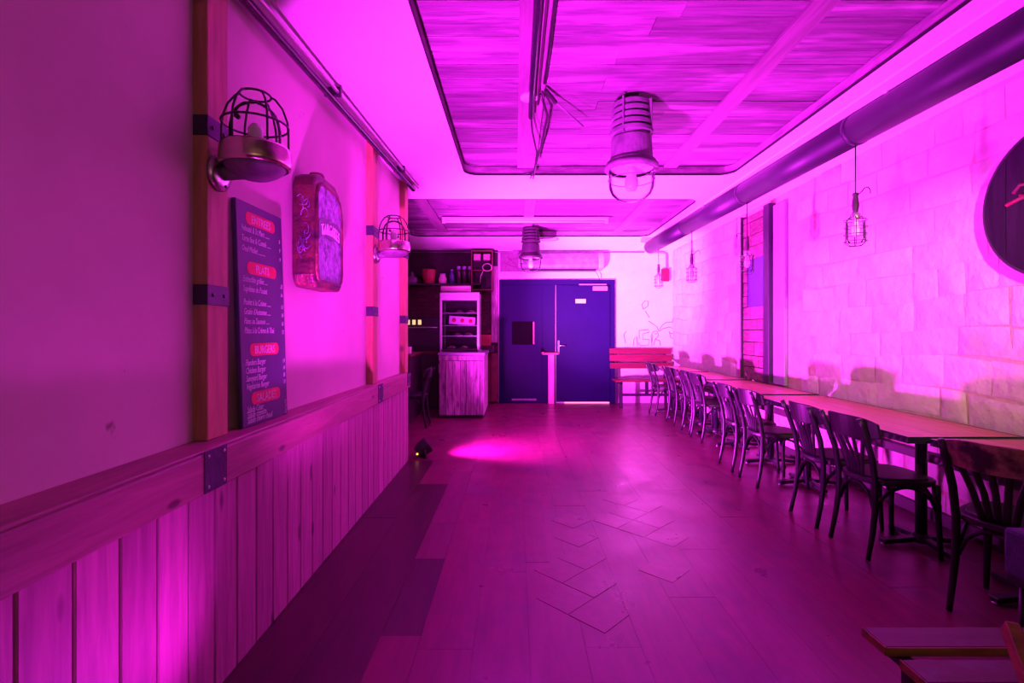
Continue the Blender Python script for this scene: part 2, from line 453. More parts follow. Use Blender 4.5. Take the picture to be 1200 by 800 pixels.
# --- end wall, kitchen brick on its left
wall_back = struct(box('wall_back', -.33, XR + .1, YE, YE + .15, 0, ZC + .2, M['endwall']))
wall_kit = struct(box('wall_kitchen', -2.8, -.33, YE, YE + .15, 0, ZC + .2, M['mortar_dark']))
bw, bh = .22, .075
brk = MB().box(-bw/2 + .005, bw/2 - .005, -.012, .03, -bh/2 + .004, bh/2 - .004).mesh('brick', .003)
brk.materials.append(M['brick_dark'])
for r in range(18):
    zz = 1.02 + r * bh + bh/2
    for c in range(9):
        xx = -.44 - (c + (.5 if r % 2 else 0)) * bw
        if xx < -2.15: continue
        o = link('brick', brk, None, wall_kit); o.location = (xx, YE, zz)
struct(box('wall_kitchen_left', -2.8, -2.65, YL - .15, YE + .1, 0, ZC + .2, M['plaster']))
struct(box('wall_kitchen_near', -2.75, XL(YL) - .12, YL - .15, YL, 0, ZC + .2, M['plaster']))
wall_front = struct(MB().box(-1.5, .05, -1.75, -1.6, 0, ZC + .2).box(1.75, XR + .1, -1.75, -1.6, 0, ZC + .2)
                    .box(.05, 1.75, -1.75, -1.6, 0, 1.1).box(.05, 1.75, -1.75, -1.6, 2.4, ZC + .2).build('wall_front', M['plaster']))
win = struct(box('window_1', .05, 1.75, -1.69, -1.68, 1.1, 2.4, M['glass']))  # unseen window, put in where the warm fill light stands
for a in ((.05,.10,1.1,2.4),(1.70,1.75,1.1,2.4),(.05,1.75,1.1,1.15),(.05,1.75,2.35,2.4),(.88,.92,1.1,2.4)):
    box('window_frame', a[0], a[1], -1.71, -1.655, a[2], a[3], M['pine_beam'], win)

# --- ceiling: a white lower slab with two openings, old boards above
R1 = (-.505, 2.145, .2, 4.92); R2 = (-1.68, 2.16, 5.80, 8.08)
cu = bpy.data.curves.new('c', 'CURVE'); cu.dimensions = '2D'; cu.fill_mode = 'BOTH'; cu.extrude = (ZW - ZC)/2
def spl(pts):
    s = cu.splines.new('POLY'); s.points.add(len(pts) - 1)
    for q, p in zip(s.points, pts): q.co = (p[0], p[1], 0, 1)
    s.use_cyclic_u = True
spl([(-2.75,-1.7),(XR + .1,-1.7),(XR + .1,YE + .1),(-2.75,YE + .1)])
spl(rrect(*R1, .14)); spl(rrect(*R2, .16))
ob = bpy.data.objects.new('c', cu); me = bpy.data.meshes.new_from_object(ob); bpy.data.objects.remove(ob)
me.name = 'ceiling'
me.materials.append(M['white_ceiling']); me.materials.append(M['ceil_side'])
for q in me.polygons:
    c = q.center
    if abs(q.normal.z) < .5 and -2.7 < c.x < XR and -1.6 < c.y < YE: q.material_index = 1
ceiling = struct(link('ceiling', me, None)); ceiling.location = (0, 0, (ZC + ZW)/2)
def rim(nm, RR, r):
    a = rrect(*RR, r); b = rrect(RR[0] + .006, RR[1] - .006, RR[2] + .006, RR[3] - .006, r - .006)
    n = len(a); v = []; f = []
    for pts in (a, b):
        for z in (ZC - .004, ZC + .016): v += [(x, y, z) for x, y in pts]
    for i in range(n):
        j = (i + 1) % n
        f += [(2*n+i, 2*n+j, 3*n+j, 3*n+i), (i, j, 2*n+j, 2*n+i), (i, n+i, n+j, j), (n+i, 3*n+i, 3*n+j, n+j)]
    return struct(MB().add(v, f).build(nm, M['black']))
rim('trim_3', R1, .14); rim('trim_4', R2, .16)
roof = struct(box('ceiling_deck', -2.75, XR + .1, -1.7, YE + .1, ZW + .03, ZW + .1, M['dark_backing']))
def ceil_planks(RR, pitch):
    y = RR[2] - .1
    while y < RR[3] + .1:
        wd = pitch * random.uniform(.8, 1.2); y1 = y + wd
        xc = random.uniform(RR[0] + .5, RR[1] - .5)
        for (a, b) in ((RR[0] - .1, xc), (xc, RR[1] + .1)):
            dz = random.uniform(0, .007)
            MB().box(a + .001, b - .001, y + .002, y1 - .002, ZW + .004 + dz, ZW + .028).build('plank', M['ceil_wood'], roof, .002)
        y = y1
ceil_planks(R1, .15); ceil_planks(R2, .15)
for a in ((.02,.20,R1),(1.47,1.60,R1)):
    box('batten', a[0], a[1], a[2][2] - .05, a[2][3] + .05, ZW - .018, ZW + .006, M['batten'], roof, .002)
for a in ((-1.25,-1.1,R2),(.12,.26,R2),(1.6,1.73,R2)):
    box('batten', a[0], a[1], a[2][2] - .05, a[2][3] + .05, ZW - .018, ZW + .006, M['batten'], roof, .002)
# shallow plaster step beside the duct
struct(box('trim_5', 2.29, XR, -1.6, YE, ZC - .012, ZC + .01, M['white_ceiling']))

# ------------------------------------------------------------------ blue double door in the end wall
D = struct(thing('door_1', None, None, (0, YE, 0)))
yd = -.03
def dbox(nm, x0, x1, z0, z1, ya, yb, m, par=D, bev=.004): return box(nm, x0, x1, ya, yb, z0, z1, M[m], par, bev)
dbox('door_frame', -.309, -.24, 0, 2.342, -.06, .02, 'blue_paint')
dbox('door_frame', 1.80, 1.886, 0, 2.342, -.06, .02, 'blue_paint')
dbox('door_frame', -.24, 1.80, 2.245, 2.342, -.06, .02, 'blue_paint')
lf = MB().box(-.24, -.065, -.04, .01, .0, 2.245).box(.358, .755, -.04, .01, 0, 2.245).box(-.065, .358, -.04, .01, 0, 1.114).box(-.065, .358, -.04, .01, 1.553, 2.245).build('door_leaf', M['blue_paint'], D)
dbox('pane', -.065, .358, 1.114, 1.553, -.012, .004, 'pane_dark', lf, 0)
dbox('window_bead', .335, .358, 1.12, 1.545, -.046, -.03, 'pinkwood', lf)
dbox('kick_plate', -.07, .40, .05, .09, -.046, -.04, 'castmetal', lf)
dbox('panel_rib', .50, .515, .1, 2.2, -.046, -.04, 'blue_paint', lf)
rl = dbox('door_leaf', .768, 1.795, .028, 2.238, -.048, .0, 'blue_paint', D, .005)
dbox('lock_plate', .80, .835, .93, 1.19, -.056, -.048, 'steel', rl, .002)
MB().tube([(.818,-.05,1.095),(.818,-.10,1.095),(.83,-.11,1.095),(.94,-.11,1.09)], .010, 8).build('handle', M['steel'], rl)
dbox('door_sign', 1.138, 1.333, 1.90, 1.976, -.054, -.048, 'paper', rl, .001)
dbox('door_closer', 1.46, 1.74, 2.13, 2.215, -.10, -.048, 'steel_brushed', rl, .006)
dbox('closer_arm', 1.20, 1.72, 2.235, 2.26, -.10, -.075, 'steel_brushed', rl, .003)
MB().tube([(.765,-.05,.03),(.765,-.05,2.24)], .006, 6).build('edge_strip', M['pinkwood'], D)
dbox('threshold_gap', .93, 1.78, .002, .024, -.035, -.03, 'doorgap', D, 0)  # glowing strip stands for warm light coming under the door

# a narrow plank with a crossbar leaning on the door
t = thing('leaning_plank', 'narrow pale plank with a red crossbar standing against the blue door', 'plank', (.675, YE - .10, 0))
MB().box(-.055, .055, -.015, .015, .0, .93).build('upright', M['pinkwood'], t, .003)
MB().box(-.17, .13, -.022, -.012, .925, .965).build('crossbar', M['red_strip'], t, .003)
MB().add([(-.19,-.02,1.06),(-.15,-.02,.98),(-.12,-.018,.95),(-.19,-.02,.96)], [(0,1,2,3)]).prism([(-.19,1.06),(-.15,.98),(-.12,.95),(-.19,.955)], .016, .020, Matrix(((1,0,0,0),(0,0,-1,0),(0,1,0,0),(0,0,0,1)))).build('ribbon', M['red_strip'], t)

# line drawing on the white wall over the bench
def sk(pts): return [((x - 604) * YE / 580, YE - .0015, 1.35 - (y - 389) * YE / 580) for x, y in pts]
dr = MB()
for pts in (
    [(764,405),(763,393),(766,388),(770,388),(772,393),(768,397),(766,404)],
    [(768,397),(773,399),(774,405)], [(772,388),(770,383),(766,380),(760,376)],
    [(772,388),(777,385),(784,383),(790,385),(791,379),(788,377),(780,378),(776,381),(773,386)],
    [(784,388),(786,395),(791,398)], [(788,377),(790,370),(788,375)], [(784,390),(789,391),(791,396)],
    [(749,397),(749,387),(760,386),(761,389),(753,391),(753,397),(761,398),(760,404),(750,405),(748,401)],
    [(742,405),(743,397),(746,394),(747,405)], [(733,402),(731,392),(734,388)],
    [(754,362),(752,357),(756,352),(760,353),(759,359),(754,362)], [(756,364),(761,372)], [(765,392),(764,401)], [(767,391),(770,391)]):
    dr.tube(sk(pts), .006, 4, flat=1)
dr.build('wall_drawing', M['sketch'], wall_back)

# pale and red boards left of the door
box('column_board', -.46, -.335, YE - .05, YE - .002, 1.15, 2.60, M['reclaim'], wall_back, .004)
for k in range(2):
    box('panel_board', -.60 + k*.135, -.60 + k*.135 + .125, YE - .06, YE - .002, .03, .95, M['kit_red'], wall_back, .004)

# ------------------------------------------------------------------ left wall things
# overhead conduits along the left ceiling edge
pp = [(-1.225, -.5, 2.80), (-1.20, 2.19, 2.825), (-1.085, 5.27, 2.868)]
def dense(p, k=10):
    out = []
    for a, b in zip(p[:-1], p[1:]):
        for i in range(k): out.append(Vector(a).lerp(Vector(b), i/k))
    return out + [Vector(p[-1])]
t = thing('conduit_pipe', 'dark steel conduit running along the left wall under the ceiling', 'pipe')
MB().tube(dense(pp), .024, 10).build('pipe', M['black_gloss'], t)
MB().tube([p + Vector((.052, 0, .018)) for p in dense(pp)], .011, 8).build('thin_pipe', M['steel_brushed'], t)
for q in dense(pp)[3::5]:
    MB().box(-.035, .07, -.012, .012, -.005, .05, Matrix.Translation(q)).build('bracket', M['black'], t)

# menu board
tb = thing('menu_board', 'tall dark blue menu board with red headings leaning on the left wall', 'menu board', (0,0,0))
BX = Vector((-1.196, 2.172, .924)); lean = math.atan2(.034, 1.02)
BMx = Matrix.Translation(BX) @ Matrix.Rotation(R(-1.2), 4, 'Z') @ Matrix.Rotation(-lean, 4, 'Y')     # local: y along wall, z up, +x outward
tb.matrix_world = BMx
box('panel', -.022, 0, 0, .41, 0, 1.02, M['board'], tb, .004)
TX = Matrix(((0,0,1,.001),(1,0,0,0),(0,1,0,0),(0,0,0,1)))          # text xy -> local yz
def put_text(body, y, z, size, m, par, align='LEFT', shear=.25, sx=.8):
    me = text_mesh(body, size, align, shear, .0005, sx); me.transform(Matrix.Translation((0, y, z)) @ TX); return link('lettering', me, M[m], par)
def heading(body, z, yc=.205, wd=.26):
    pts = rrect(yc - wd/2, yc + wd/2, z - .029, z + .029, .026, 4)
    h = MB().prism(pts, .0003, .0012, Matrix(((0,0,1,0),(1,0,0,0),(0,1,0,0),(0,0,0,1)))).build('heading_band', M['redban'], tb)
    put_text(body, yc, z - .019, .054, 'chalk', h, 'CENTER', 0, .82).location.x = .0012
heading('ENTREES', .95); heading('PLATS', .722); heading('BURGERS', .345); heading('SALADES', .122)
def lines(z, rows, dz):
    for i, (s, pr) in enumerate(rows):
        put_text(s, .035, z - i*dz, .040, 'chalk', tb, sx=.66)
        if pr: put_text(pr, .372, z - i*dz - .005, .030, 'chalk', tb, sx=.7)
lines(.885, (('Velouté & St Marc .......','8'),('Tarte fine & Comté ......','9'),('Oeuf Mollet ...........','9')), .046)
lines(.655, (('Entrecôte grillée .....','18'),('Suprême de Poulet','16')), .044)
lines(.550, (('Poulet à la Crème ......','15'),('Gratin d\'Automne .....','14'),('Pâtes au Saumon .....','13'),('Pâtes à la Crème & Thaï','12')), .043)
lines(.275, (('Flanders Burger','14'),('Chicken Burger','14'),('Savoyard Burger','15'),('Végétarien Burger','13')), .036)
lines(.063, (('Salade César','12'),('Salade crevette','13'),('Salade chèvre chaud','12')), .024)

# hammered metal canister with lettering
t = thing('metal_canister', 'hammered metal canister with engraved lettering hung on the left wall', 'canister', (XL(3.17) + .004, 2.72, 1.60))
# local: x out from wall, y along wall, z up
Wc, Hc, Dc = .455, .65, .125
outline = [(.02,.02),(.05,0),(Wc-.05,0),(Wc-.015,.03),(Wc,.08),(Wc,Hc-.17),(Wc-.05,Hc-.05),(Wc-.13,Hc-.005),(.10,Hc),(.03,Hc-.03),(0,Hc-.09),(0,.07)]
XY2 = Matrix(((0,0,1,0),(1,0,0,0),(0,1,0,0),(0,0,0,1)))
MB().prism(outline, .0, Dc, XY2).build('body', M['can_side'], t, .018, 3)
cx, cz = Wc/2, Hc/2
inner = [(cx + (a - cx)*.86, cz + (b - cz)*.86 - .008) for a, b in outline]
MB().prism(inner, Dc - .004, Dc + .004, XY2).build('front_panel', M['can'], t, .003)
MB().tube([(Dc + .002, a, b) for a, b in inner], .012, 8, True).build('raised_rim', M['can_side'], t)
MB().lathe([(.045,0),(.045,.02),(.038,.035),(.0,.037)], 16, Matrix.Translation((Dc*.5, Wc*.42, Hc - .006))).build('cap', M['can_side'], t)
MB().tube([(Dc*.5, .12, Hc - .015),(Dc*.5,.14,Hc+.012),(Dc*.5,.25,Hc+.012)], .008, 6).build('handle', M['can_side'], t)
rb = []
for k in range(13):
    u = k/12; rb.append((.055 + u*(Wc - .11), .275 + .03*math.sin(u*PI) + .012*math.sin(u*3*PI)))
band = rb + [(a, b + .105) for a, b in reversed(rb)]
bd = MB().prism(band, Dc + .003, Dc + .007, XY2).build('banner', M['can_dark'], t, .001)
me = text_mesh('TARGATES', .092, 'CENTER', 0, .003, .64)
for v in me.vertices: v.co.y += .03*math.sin((v.co.x/(Wc-.11) + .5)*PI)
me.transform(Matrix.Translation((Dc + .008, Wc/2, .292)) @ XY2); link('lettering', me, M['can_letter'], bd)
for k in range(34):                                               # engraved scrolls over the front and the side
    a = random.uniform(.08, Wc - .11); b = random.choice((random.uniform(.08,.25), random.uniform(.42,.54)))
    pts = [(Dc + .003, a + (.006 + .016*i/7)*math.cos(i*.55 + k), b + (.010 + .03*i/7)*math.sin(i*.55 + k)) for i in range(8)]
    MB().tube(pts, .0028, 5).build('scroll', M['can_relief'] if k % 2 else M['can'], t)
for k in range(12):
    a = random.uniform(.035, Dc - .035); b = random.uniform(.1, Hc - .14)
    pts = [(a + (.008 + .016*i/8)*math.cos(i*.6 + k), -.0005, b + (.012 + .035*i/8)*math.sin(i*.6 + k)) for i in range(9)]
    MB().tube(pts, .0025, 5).build('scroll', M['can'], t)

# caged wall lamps
def sconce(yc, label):
    xf = XL(yc) + .055
    t = thing('caged_wall_lamp', label, 'wall lamp', (xf, yc, 2.0), 0, 'caged lamps on the left wall posts')
    MB().lathe([(.072,0),(.072,.012),(.062,.024),(.03,.03),(.0,.03)], 24, place((0,0,-.01),(1,0,0))).build('wall_plate', M['steel'], t)
    for a in (45, 165, 285):
        MB().lathe([(.007,.0),(.006,.003),(0,.004)], 8, place((.026, .05*math.cos(R(a)), -.01 + .05*math.sin(R(a))), (1,0,0))).build('screw', M['black'], t)
    MB().tube([(.02,0,-.01),(.07,0,-.005),(.12,0,.0),(.15,0,.02)], [.03,.03,.034,.04], 12).build('elbow', M['castmetal'], t)
    Lc = Matrix.Translation((.155, 0, 0))
    MB().lathe([(.0,-.03),(.06,-.028),(.085,-.015),(.105,.0),(.122,.02)], 28, Lc).build('underside', M['castmetal'], t)
    MB().lathe([(.122,.012),(.131,.018),(.133,.03),(.131,.085),(.127,.095),(.115,.098),(.098,.098),(.098,.03)], 32, Lc, cap=False).build('ring', M['brass'], t)
    MB().lathe([(.095,.07),(.095,.17),(.090,.20),(.078,.232),(.058,.256),(.03,.27),(.0,.274)], 28, Lc, cap=False).build('glass_dome', M['glass'], t)
    MB().lathe([(.03,.03),(.03,.09),(.022,.11),(.03,.14),(.028,.17),(.014,.19),(.0,.193)], 16, Lc).build('bulb', M['bulb'], t)
    cg = MB()
    for k in range(6):
        a = 2*PI*k/6 + .3
        pr = [(.122,.09),(.122,.16),(.118,.21),(.100,.262),(.072,.298),(.055,.305)]
        cg.tube([(.155 + r*math.cos(a), r*math.sin(a), z) for r, z in pr], .0045, 6)
    for rr, zz in ((.1225,.185),(.057,.306)):
        cg.tube([(.155 + rr*math.cos(2*PI*k/24), rr*math.sin(2*PI*k/24), zz) for k in range(24)], .0045, 6, True)
    cg.build('cage', M['cage'], t)
    for s in (-1, 1):
        MB().lathe([(0,0),(.010,.002),(.010,.016),(0,.018)], 10, place((.155, s*.122, .165), (0,s,0))).build('wing_nut', M['cage'], t)
    return t
sconce(2.0, 'nearest caged brass wall lamp with a glass dome above the menu board')
sconce(4.11, 'farther caged brass wall lamp with a glass dome past the canister')

# ------------------------------------------------------------------ LED uplights on the floor
def uplight(cfg, label):
    t = thing('stage_uplight', label, 'spotlight', cfg['loc'], 0)
    base = Vector(cfg['loc']); head = base + Vector((0, 0, .095))
    d = (Vector(cfg['aim']) - head).normalized()
    Mx = place((0,0,.095), d)
    MB().lathe([(.0,-.085),(.05,-.083),(.068,-.06),(.085,.0),(.088,.055),(.088,.07),(.080,.072),(.078,.055)], 24, Mx).build('can', M['black'], t)
    MB().lathe([(.078,.052),(.06,.056),(0,.058)], 24, Mx).build('lens', M['lens'], t)
    h = Vector((d.y, -d.x, 0)).normalized()
    MB().tube([h*.10 + Vector((0,0,.095)), h*.102 + Vector((0,0,.02)), h*.09 + Vector((0,0,.006)), h*-.09 + Vector((0,0,.006)), h*-.102 + Vector((0,0,.02)), h*-.10 + Vector((0,0,.095))], .008, 6).build('yoke', M['black'], t)
    MB().lathe([(0,0),(.010,.0),(.010,.006),(0,.008)], 10, place(Vector((-.045,-.090,.052)), (0,-1,.1))).build('indicator_light', M['led_orange'], t)
    l = bpy.data.lights.new('uplight_beam', 'SPOT'); l.energy = cfg['energy']; l.color = cfg['col']
    l.spot_size = R(cfg['size']); l.spot_blend = 1.0; l.shadow_soft_size = .10
    lo = bpy.data.objects.new('uplight_beam', l); C.objects.link(lo)
    p = head + d * .10
    lo.matrix_world = Matrix.Translation(p) @ d.to_track_quat('-Z', 'Y').to_matrix().to_4x4()
    if 'extra_beam' in cfg:                                                 # added second beam: spill on near boards, whitening of far corner
        aim, en, sz, cc = cfg['extra_beam']; d2 = (Vector(aim) - p).normalized()
        l2 = bpy.data.lights.new('uplight_extra', 'SPOT'); l2.energy = en; l2.color = cc; l2.spot_size = R(sz); l2.spot_blend = 1.0; l2.shadow_soft_size = .05
        o2 = bpy.data.objects.new('uplight_extra', l2); C.objects.link(o2)
        o2.matrix_world = Matrix.Translation(p) @ d2.to_track_quat('-Z', 'Y').to_matrix().to_4x4()
    return t
uplight(UP1, 'black floor uplight beside the wainscot nearest the viewer')
uplight(UP2, 'small black floor uplight with an orange light at the far end of the wainscot')

# ------------------------------------------------------------------ ceiling lamps and fittings
def pendant(x, y, m, label, rot=0):
    t = thing('industrial_ceiling_lamp', label, 'ceiling lamp', (x, y, ZW - .72), rot, 'industrial ceiling lamps')
    MB().lathe([(.05,.70),(.05,.735)], 16).build('mount', M[m], t)
    prof = [(.0,.705),(.085,.70),(.105,.69)]
    for k in range(5):
        z = .68 - k*.047; r = .118 + k*.005
        prof += [(r + .012, z), (r + .012, z - .026), (r - .012, z - .030), (r - .012, z - .044)]
    prof += [(.140,.435),(.148,.30),(.158,.275)]
    MB().lathe(prof, 32, smooth=False).build('housing', M[m], t)
    for k in range(4):
        a = R(35 + 90*k)
        MB().box(.125, .150, -.006, .006, .45, .69, Matrix.Rotation(a, 4, 'Z')).build('fin_rib', M[m], t)
    MB().lathe([(.150,.29),(.172,.272),(.172,.255),(.186,.25),(.186,.222),(.176,.215),(.155,.215)], 32, cap=False).build('flange', M[m], t)
    MB().lathe([(.158,.225),(.160,.14),(.154,.09),(.135,.048),(.10,.018),(.05,.002),(.0,-.002)], 32, cap=False).build('glass_globe', M['glass'], t)
    MB().lathe([(.15,.23),(.12,.225),(.06,.24),(0,.24)], 24, cap=False).build('reflector', M['tube_white'], t)
    MB().lathe([(.025,.24),(.026,.2),(.045,.15),(.048,.11),(.03,.075),(0,.068)], 16).build('bulb', M['bulb'], t)
    MB().tube([(.162*math.cos(a), .162*math.sin(a), .15) for a in [2*PI*k/28 for k in range(28)]], .003, 5, True).build('globe_band', M[m], t)
    return t
pendant(.82, 3.5, 'castmetal', 'large ribbed cast metal ceiling lamp with a glass globe, nearest one', R(20))
pendant(.24, 7.70, 'darkcast', 'dark ribbed ceiling lamp in front of the blue door')

t = thing('fluorescent_fitting', 'long white fluorescent tube fitting across the far ceiling opening', 'light fitting', (.14, 7.04, ZW - .09))
MB().box(-1.18, 1.18, -.04, .04, .035, .075).build('body', M['tube_white'], t, .006)
MB().tube([(-1.14,0,.018),(1.14,0,.018)], .018, 12).build('tube', M['tube_glass'], t)
for s in (-1, 1):
    MB().box(s*1.16 - .02, s*1.16 + .02, -.03, .03, -.005, .05).build('end_cap', M['tube_white'], t, .004)

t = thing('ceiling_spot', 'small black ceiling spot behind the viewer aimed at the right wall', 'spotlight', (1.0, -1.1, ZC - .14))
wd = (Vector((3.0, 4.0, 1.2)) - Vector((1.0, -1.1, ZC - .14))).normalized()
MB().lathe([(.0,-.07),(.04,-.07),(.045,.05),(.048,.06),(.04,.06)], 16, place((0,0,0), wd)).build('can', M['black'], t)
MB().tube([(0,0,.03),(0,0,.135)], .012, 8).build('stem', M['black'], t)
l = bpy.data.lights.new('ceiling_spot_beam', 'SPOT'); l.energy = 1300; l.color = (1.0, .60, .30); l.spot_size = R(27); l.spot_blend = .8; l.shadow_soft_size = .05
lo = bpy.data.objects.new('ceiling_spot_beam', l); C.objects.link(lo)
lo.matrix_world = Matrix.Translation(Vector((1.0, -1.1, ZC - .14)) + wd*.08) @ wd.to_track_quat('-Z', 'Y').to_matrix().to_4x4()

# dangling cable run on the batten
t = thing('cable_conduit', 'black conduit with loose hanging cables on the ceiling batten', 'conduit', (.11, 2.6, ZW - .05))
MB().tube([(0,-1.4,0),(0,0,0),(0,.6,-.01),(.005,1.02,-.02)], .022, 10).build('conduit', M['black_gloss'], t)
MB().tube([(.085,-1.4,.025),(.085,.3,.025),(.08,.62,.025)], .010, 6).build('side_cable', M['black'], t)
MB().tube([(.045,-1.4,.02),(.045,.5,.02),(.05,.9,.015)], .008, 6).build('side_cable', M['kit_dark'], t)
MB().tube([(.005,1.02,-.02),(.02,1.2,-.06),(.07,1.55,-.09),(.06,1.9,-.13),(.03,2.05,-.15)], .007, 6).build('loose_cable', M['black'], t)
MB().tube([(.06,.72,0),(.12,.95,-.04),(.10,1.4,-.09),(.07,1.9,-.08),(.06,2.15,-.12)], .009, 6).build('loose_cable', M['black'], t)
MB().tube([(-.05,2.0,-.13),(.06,1.95,-.12)], .007, 6).build('cable_end', M['black'], t)
MB().lathe([(.065,0),(.06,-.02),(.03,-.026),(0,-.026)], 20, Matrix.Translation((-.015,.82,.035))).build('junction_cap', M['tube_white'], t)
MB().bar((.09,.70,.02), (.17,.82,-.01), .02, .02).build('clamp', M['black'], t)
MB().tube([(.165,.81,-.01),(.40,1.12,-.05)], .006, 6).build('rod', M['castmetal'], t)

# ------------------------------------------------------------------ air duct along the right wall
pa = Vector((2.25, 8.25, 2.765)); pb = Vector((2.45, 2.384, 2.785)); pc = pb + (pb - pa) * .62
t = thing('air_duct', 'long round dark metal air duct under the ceiling on the right', 'duct')
NS = 6
for k in range(NS):
    a = pa.lerp(pc, k/NS); b = pa.lerp(pc, (k+1)/NS)
    MB().tube([a, b], .108, 32).build('duct_section', M['duct'], t)
    if k: MB().tube([a + (b-a).normalized()*-.015, a + (b-a).normalized()*.015], .111, 32).build('joint_band', M['duct'], t)
for k in (1.4, 3.2):
    q = pa.lerp(pc, k/NS)
    MB().box(-.006, .006, -.012, .012, .1, ZC - q.z, Matrix.Translation(q + Vector((-.04,0,0)))).build('hanger', M['tube_white'], t)
MB().box(-.10, .10, -.06, .06, .075, ZC - pa.z - .001, Matrix.Translation(pa + Vector((-.06,-.05,0)))).build('end_bracket', M['pinkwood'], t, .004)

# hanging caged work lamps under the duct
def worklamp(x, y, label, rot=0, zb=1.96, hook=True):
    t = thing('caged_work_lamp', label, 'work lamp', (x, y, zb), rot, 'caged work lamps hanging from the duct')
    zp = pa.lerp(pb, (pa.y - y)/(pa.y - pb.y)).z - .108 - zb
    MB().tube([(0,0,.37),(.0,0,.5),(0,0,zp)], .0045, 6).build('cord', M['black'], t)
    MB().lathe([(.0,.375),(.018,.372),(.02,.36),(.016,.35),(.021,.31),(.023,.28),(.017,.245),(.020,.232),(.0,.232)], 14).build('handle', M['kit_dark'], t)
    MB().lathe([(.021,.235),(.03,.225),(.034,.195),(.03,.185),(0,.185)], 14).build('collar', M['steel_brushed'], t)
    cg = MB()
    for k in range(6):
        a = 2*PI*k/6
        cg.tube([(.034*math.cos(a), .034*math.sin(a), .205),(.062*math.cos(a), .062*math.sin(a), .18),(.066*math.cos(a), .066*math.sin(a), .02),(.04*math.cos(a), .04*math.sin(a), 0),(0,0,-.004)], .003, 5)
    for z in (.18,.13,.08,.03):
        cg.tube([(.07*math.cos(2*PI*k/18), .07*math.sin(2*PI*k/18), z) for k in range(18)], .003, 5, True)
    cg.build('cage', M['cage'], t)
    MB().lathe([(.05,.18),(.052,.05),(.04,.02),(0,.012)], 18, cap=False).build('glass_jar', M['glass'], t)
    MB().lathe([(.016,.19),(.018,.16),(.028,.12),(.026,.08),(0,.06)], 12).build('bulb', M['bulb'], t)
    if hook:
        MB().tube([(.015,0,.36),(.045,0,.385),(.065,0,.41),(.09,0,.415),(.105,0,.395),(.105,0,.37)], .004, 6).build('hook', M['black'], t)
    return t
worklamp(2.405, 3.50, 'caged work lamp hanging nearest, in front of the bare painted stones', 0)
worklamp(2.355, 5.03, 'caged work lamp hanging in front of the plank panel', R(180), 1.94)
worklamp(2.305, 6.47, 'third caged work lamp from the viewer, over the far chairs', 0, 2.0)
worklamp(2.262, 7.82, 'farthest caged work lamp near the end of the duct', 0, 2.05, False)

# conduit and box in the far corner
t = thing('wall_conduit', 'thin conduit along the end wall bending down to a switch box in the corner', 'conduit', (0, YE - .02, 0))
MB().tube([(-2.3,0,2.87),(2.45,0,2.87)], .012, 6).build('pipe', M['castmetal'], t)
MB().tube([(2.55,0,2.87),(2.80,0,2.87),(2.87,0,2.84),(2.88,0,2.55)], .018, 8).build('drop_pipe', M['castmetal'], t)
MB().box(-.075,.075,-.05,.0,-.12,.12, Matrix.Translation((2.84,0,2.43))).build('switch_box', M['bench_red'], t, .008)

# air curtain over the door
t = thing('air_curtain', 'old metal air curtain heater fixed above the blue door', 'heater', (.85, YE, 2.5))
prof = [(0,.02),(-.16,.02),(-.21,.05),(-.235,.11),(-.23,.22),(-.18,.31),(-.10,.34),(0,.34)]
Mx = Matrix(((0,0,1,0),(1,0,0,0),(0,1,0,0),(0,0,0,1)))
MB().prism(prof, -.80, .72, Mx).build('casing', M['castmetal'], t, .008, 2)
MB().prism([(a*1.03 - .002, b*1.02 - .003) for a, b in prof], .70, .80, Mx).build('end_cap', M['pinkwood'], t, .012, 2)
MB().box(-.58, .66, -.20, -.06, -.01, .021).build('outlet_grille', M['black'], t, .004)
MB().box(-.9, .80, -.04, 0, .34, .40).build('mount_rail', M['castmetal'], t)
MB().tube([(.66,-.1,.0),(.72,-.1,-.1),(.74,-.08,-.2)], .006, 6).build('cable', M['black'], t)
t = thing('wall_sketch_panel', 'pale sketched signboard above the left door leaf', 'sign', (-.29, YE - .004, 2.42))
MB().box(.0, .72, -.016, 0, .08, .44).build('panel', M['batten'], t, .003)
for pts in ([(.1,.15),(.2,.3),(.35,.33),(.45,.22),(.6,.3)], [(.15,.35),(.3,.2),(.5,.38)], [(.08,.25),(.22,.18),(.4,.14)]):
    MB().tube([(a, -.017, b) for a, b in pts], .008, 5).build('stroke', M['sketch'], t)

# ------------------------------------------------------------------ right wall: plank panel, post, round board
t = thing('plank_panel', 'narrow panel of reclaimed boards with a blue inset on the right wall', 'panel', (XR, 5.82, .757))
# local: y away from viewer, x into room negative
Hh = 2.05; Wp = .58; z = 0; k = 0
rows = [.16,.14,.17,.15,.13]
while z < Hh - .02:
    h = rows[k % 5]; z1 = min(z + h, Hh)
    cut = random.uniform(.15, .43)
    segs = ((0.0, cut), (cut, Wp))
    if 0.86 < (z + z1)/2 < 1.58: segs = ((0, .07), (Wp - .10, Wp))
    for a, b in segs:
        MB().box(-.05 - random.uniform(0,.008), -.02, a + .003, b - .003, z + .004, z1 - .004).build('board', M['pallet'], t, .003)
    z = z1; k += 1
MB().box(-.022, -.012, 0, Wp, 0, Hh).build('backing', M['dark_backing'], t)
MB().box(-.04, -.02, .07, Wp - .10, .86, 1.58).build('blue_inset', M['inset'], t, .003)
MB().box(-.08, -.012, Wp, Wp + .03, -.0, Hh + .03).build('frame_bar', M['black'], t, .003)
MB().box(-.09, -.012, -.13, 0, -.0, Hh + .03).build('frame_post', M['darkpost'], t, .005)
t = tag(MB().box(XR - .045, XR - .005, 5.44, 5.68, .76, 2.80).build('pilaster_board', M['pilaster'], None, .006), 'pale lilac painted board standing beside the plank panel', 'board')

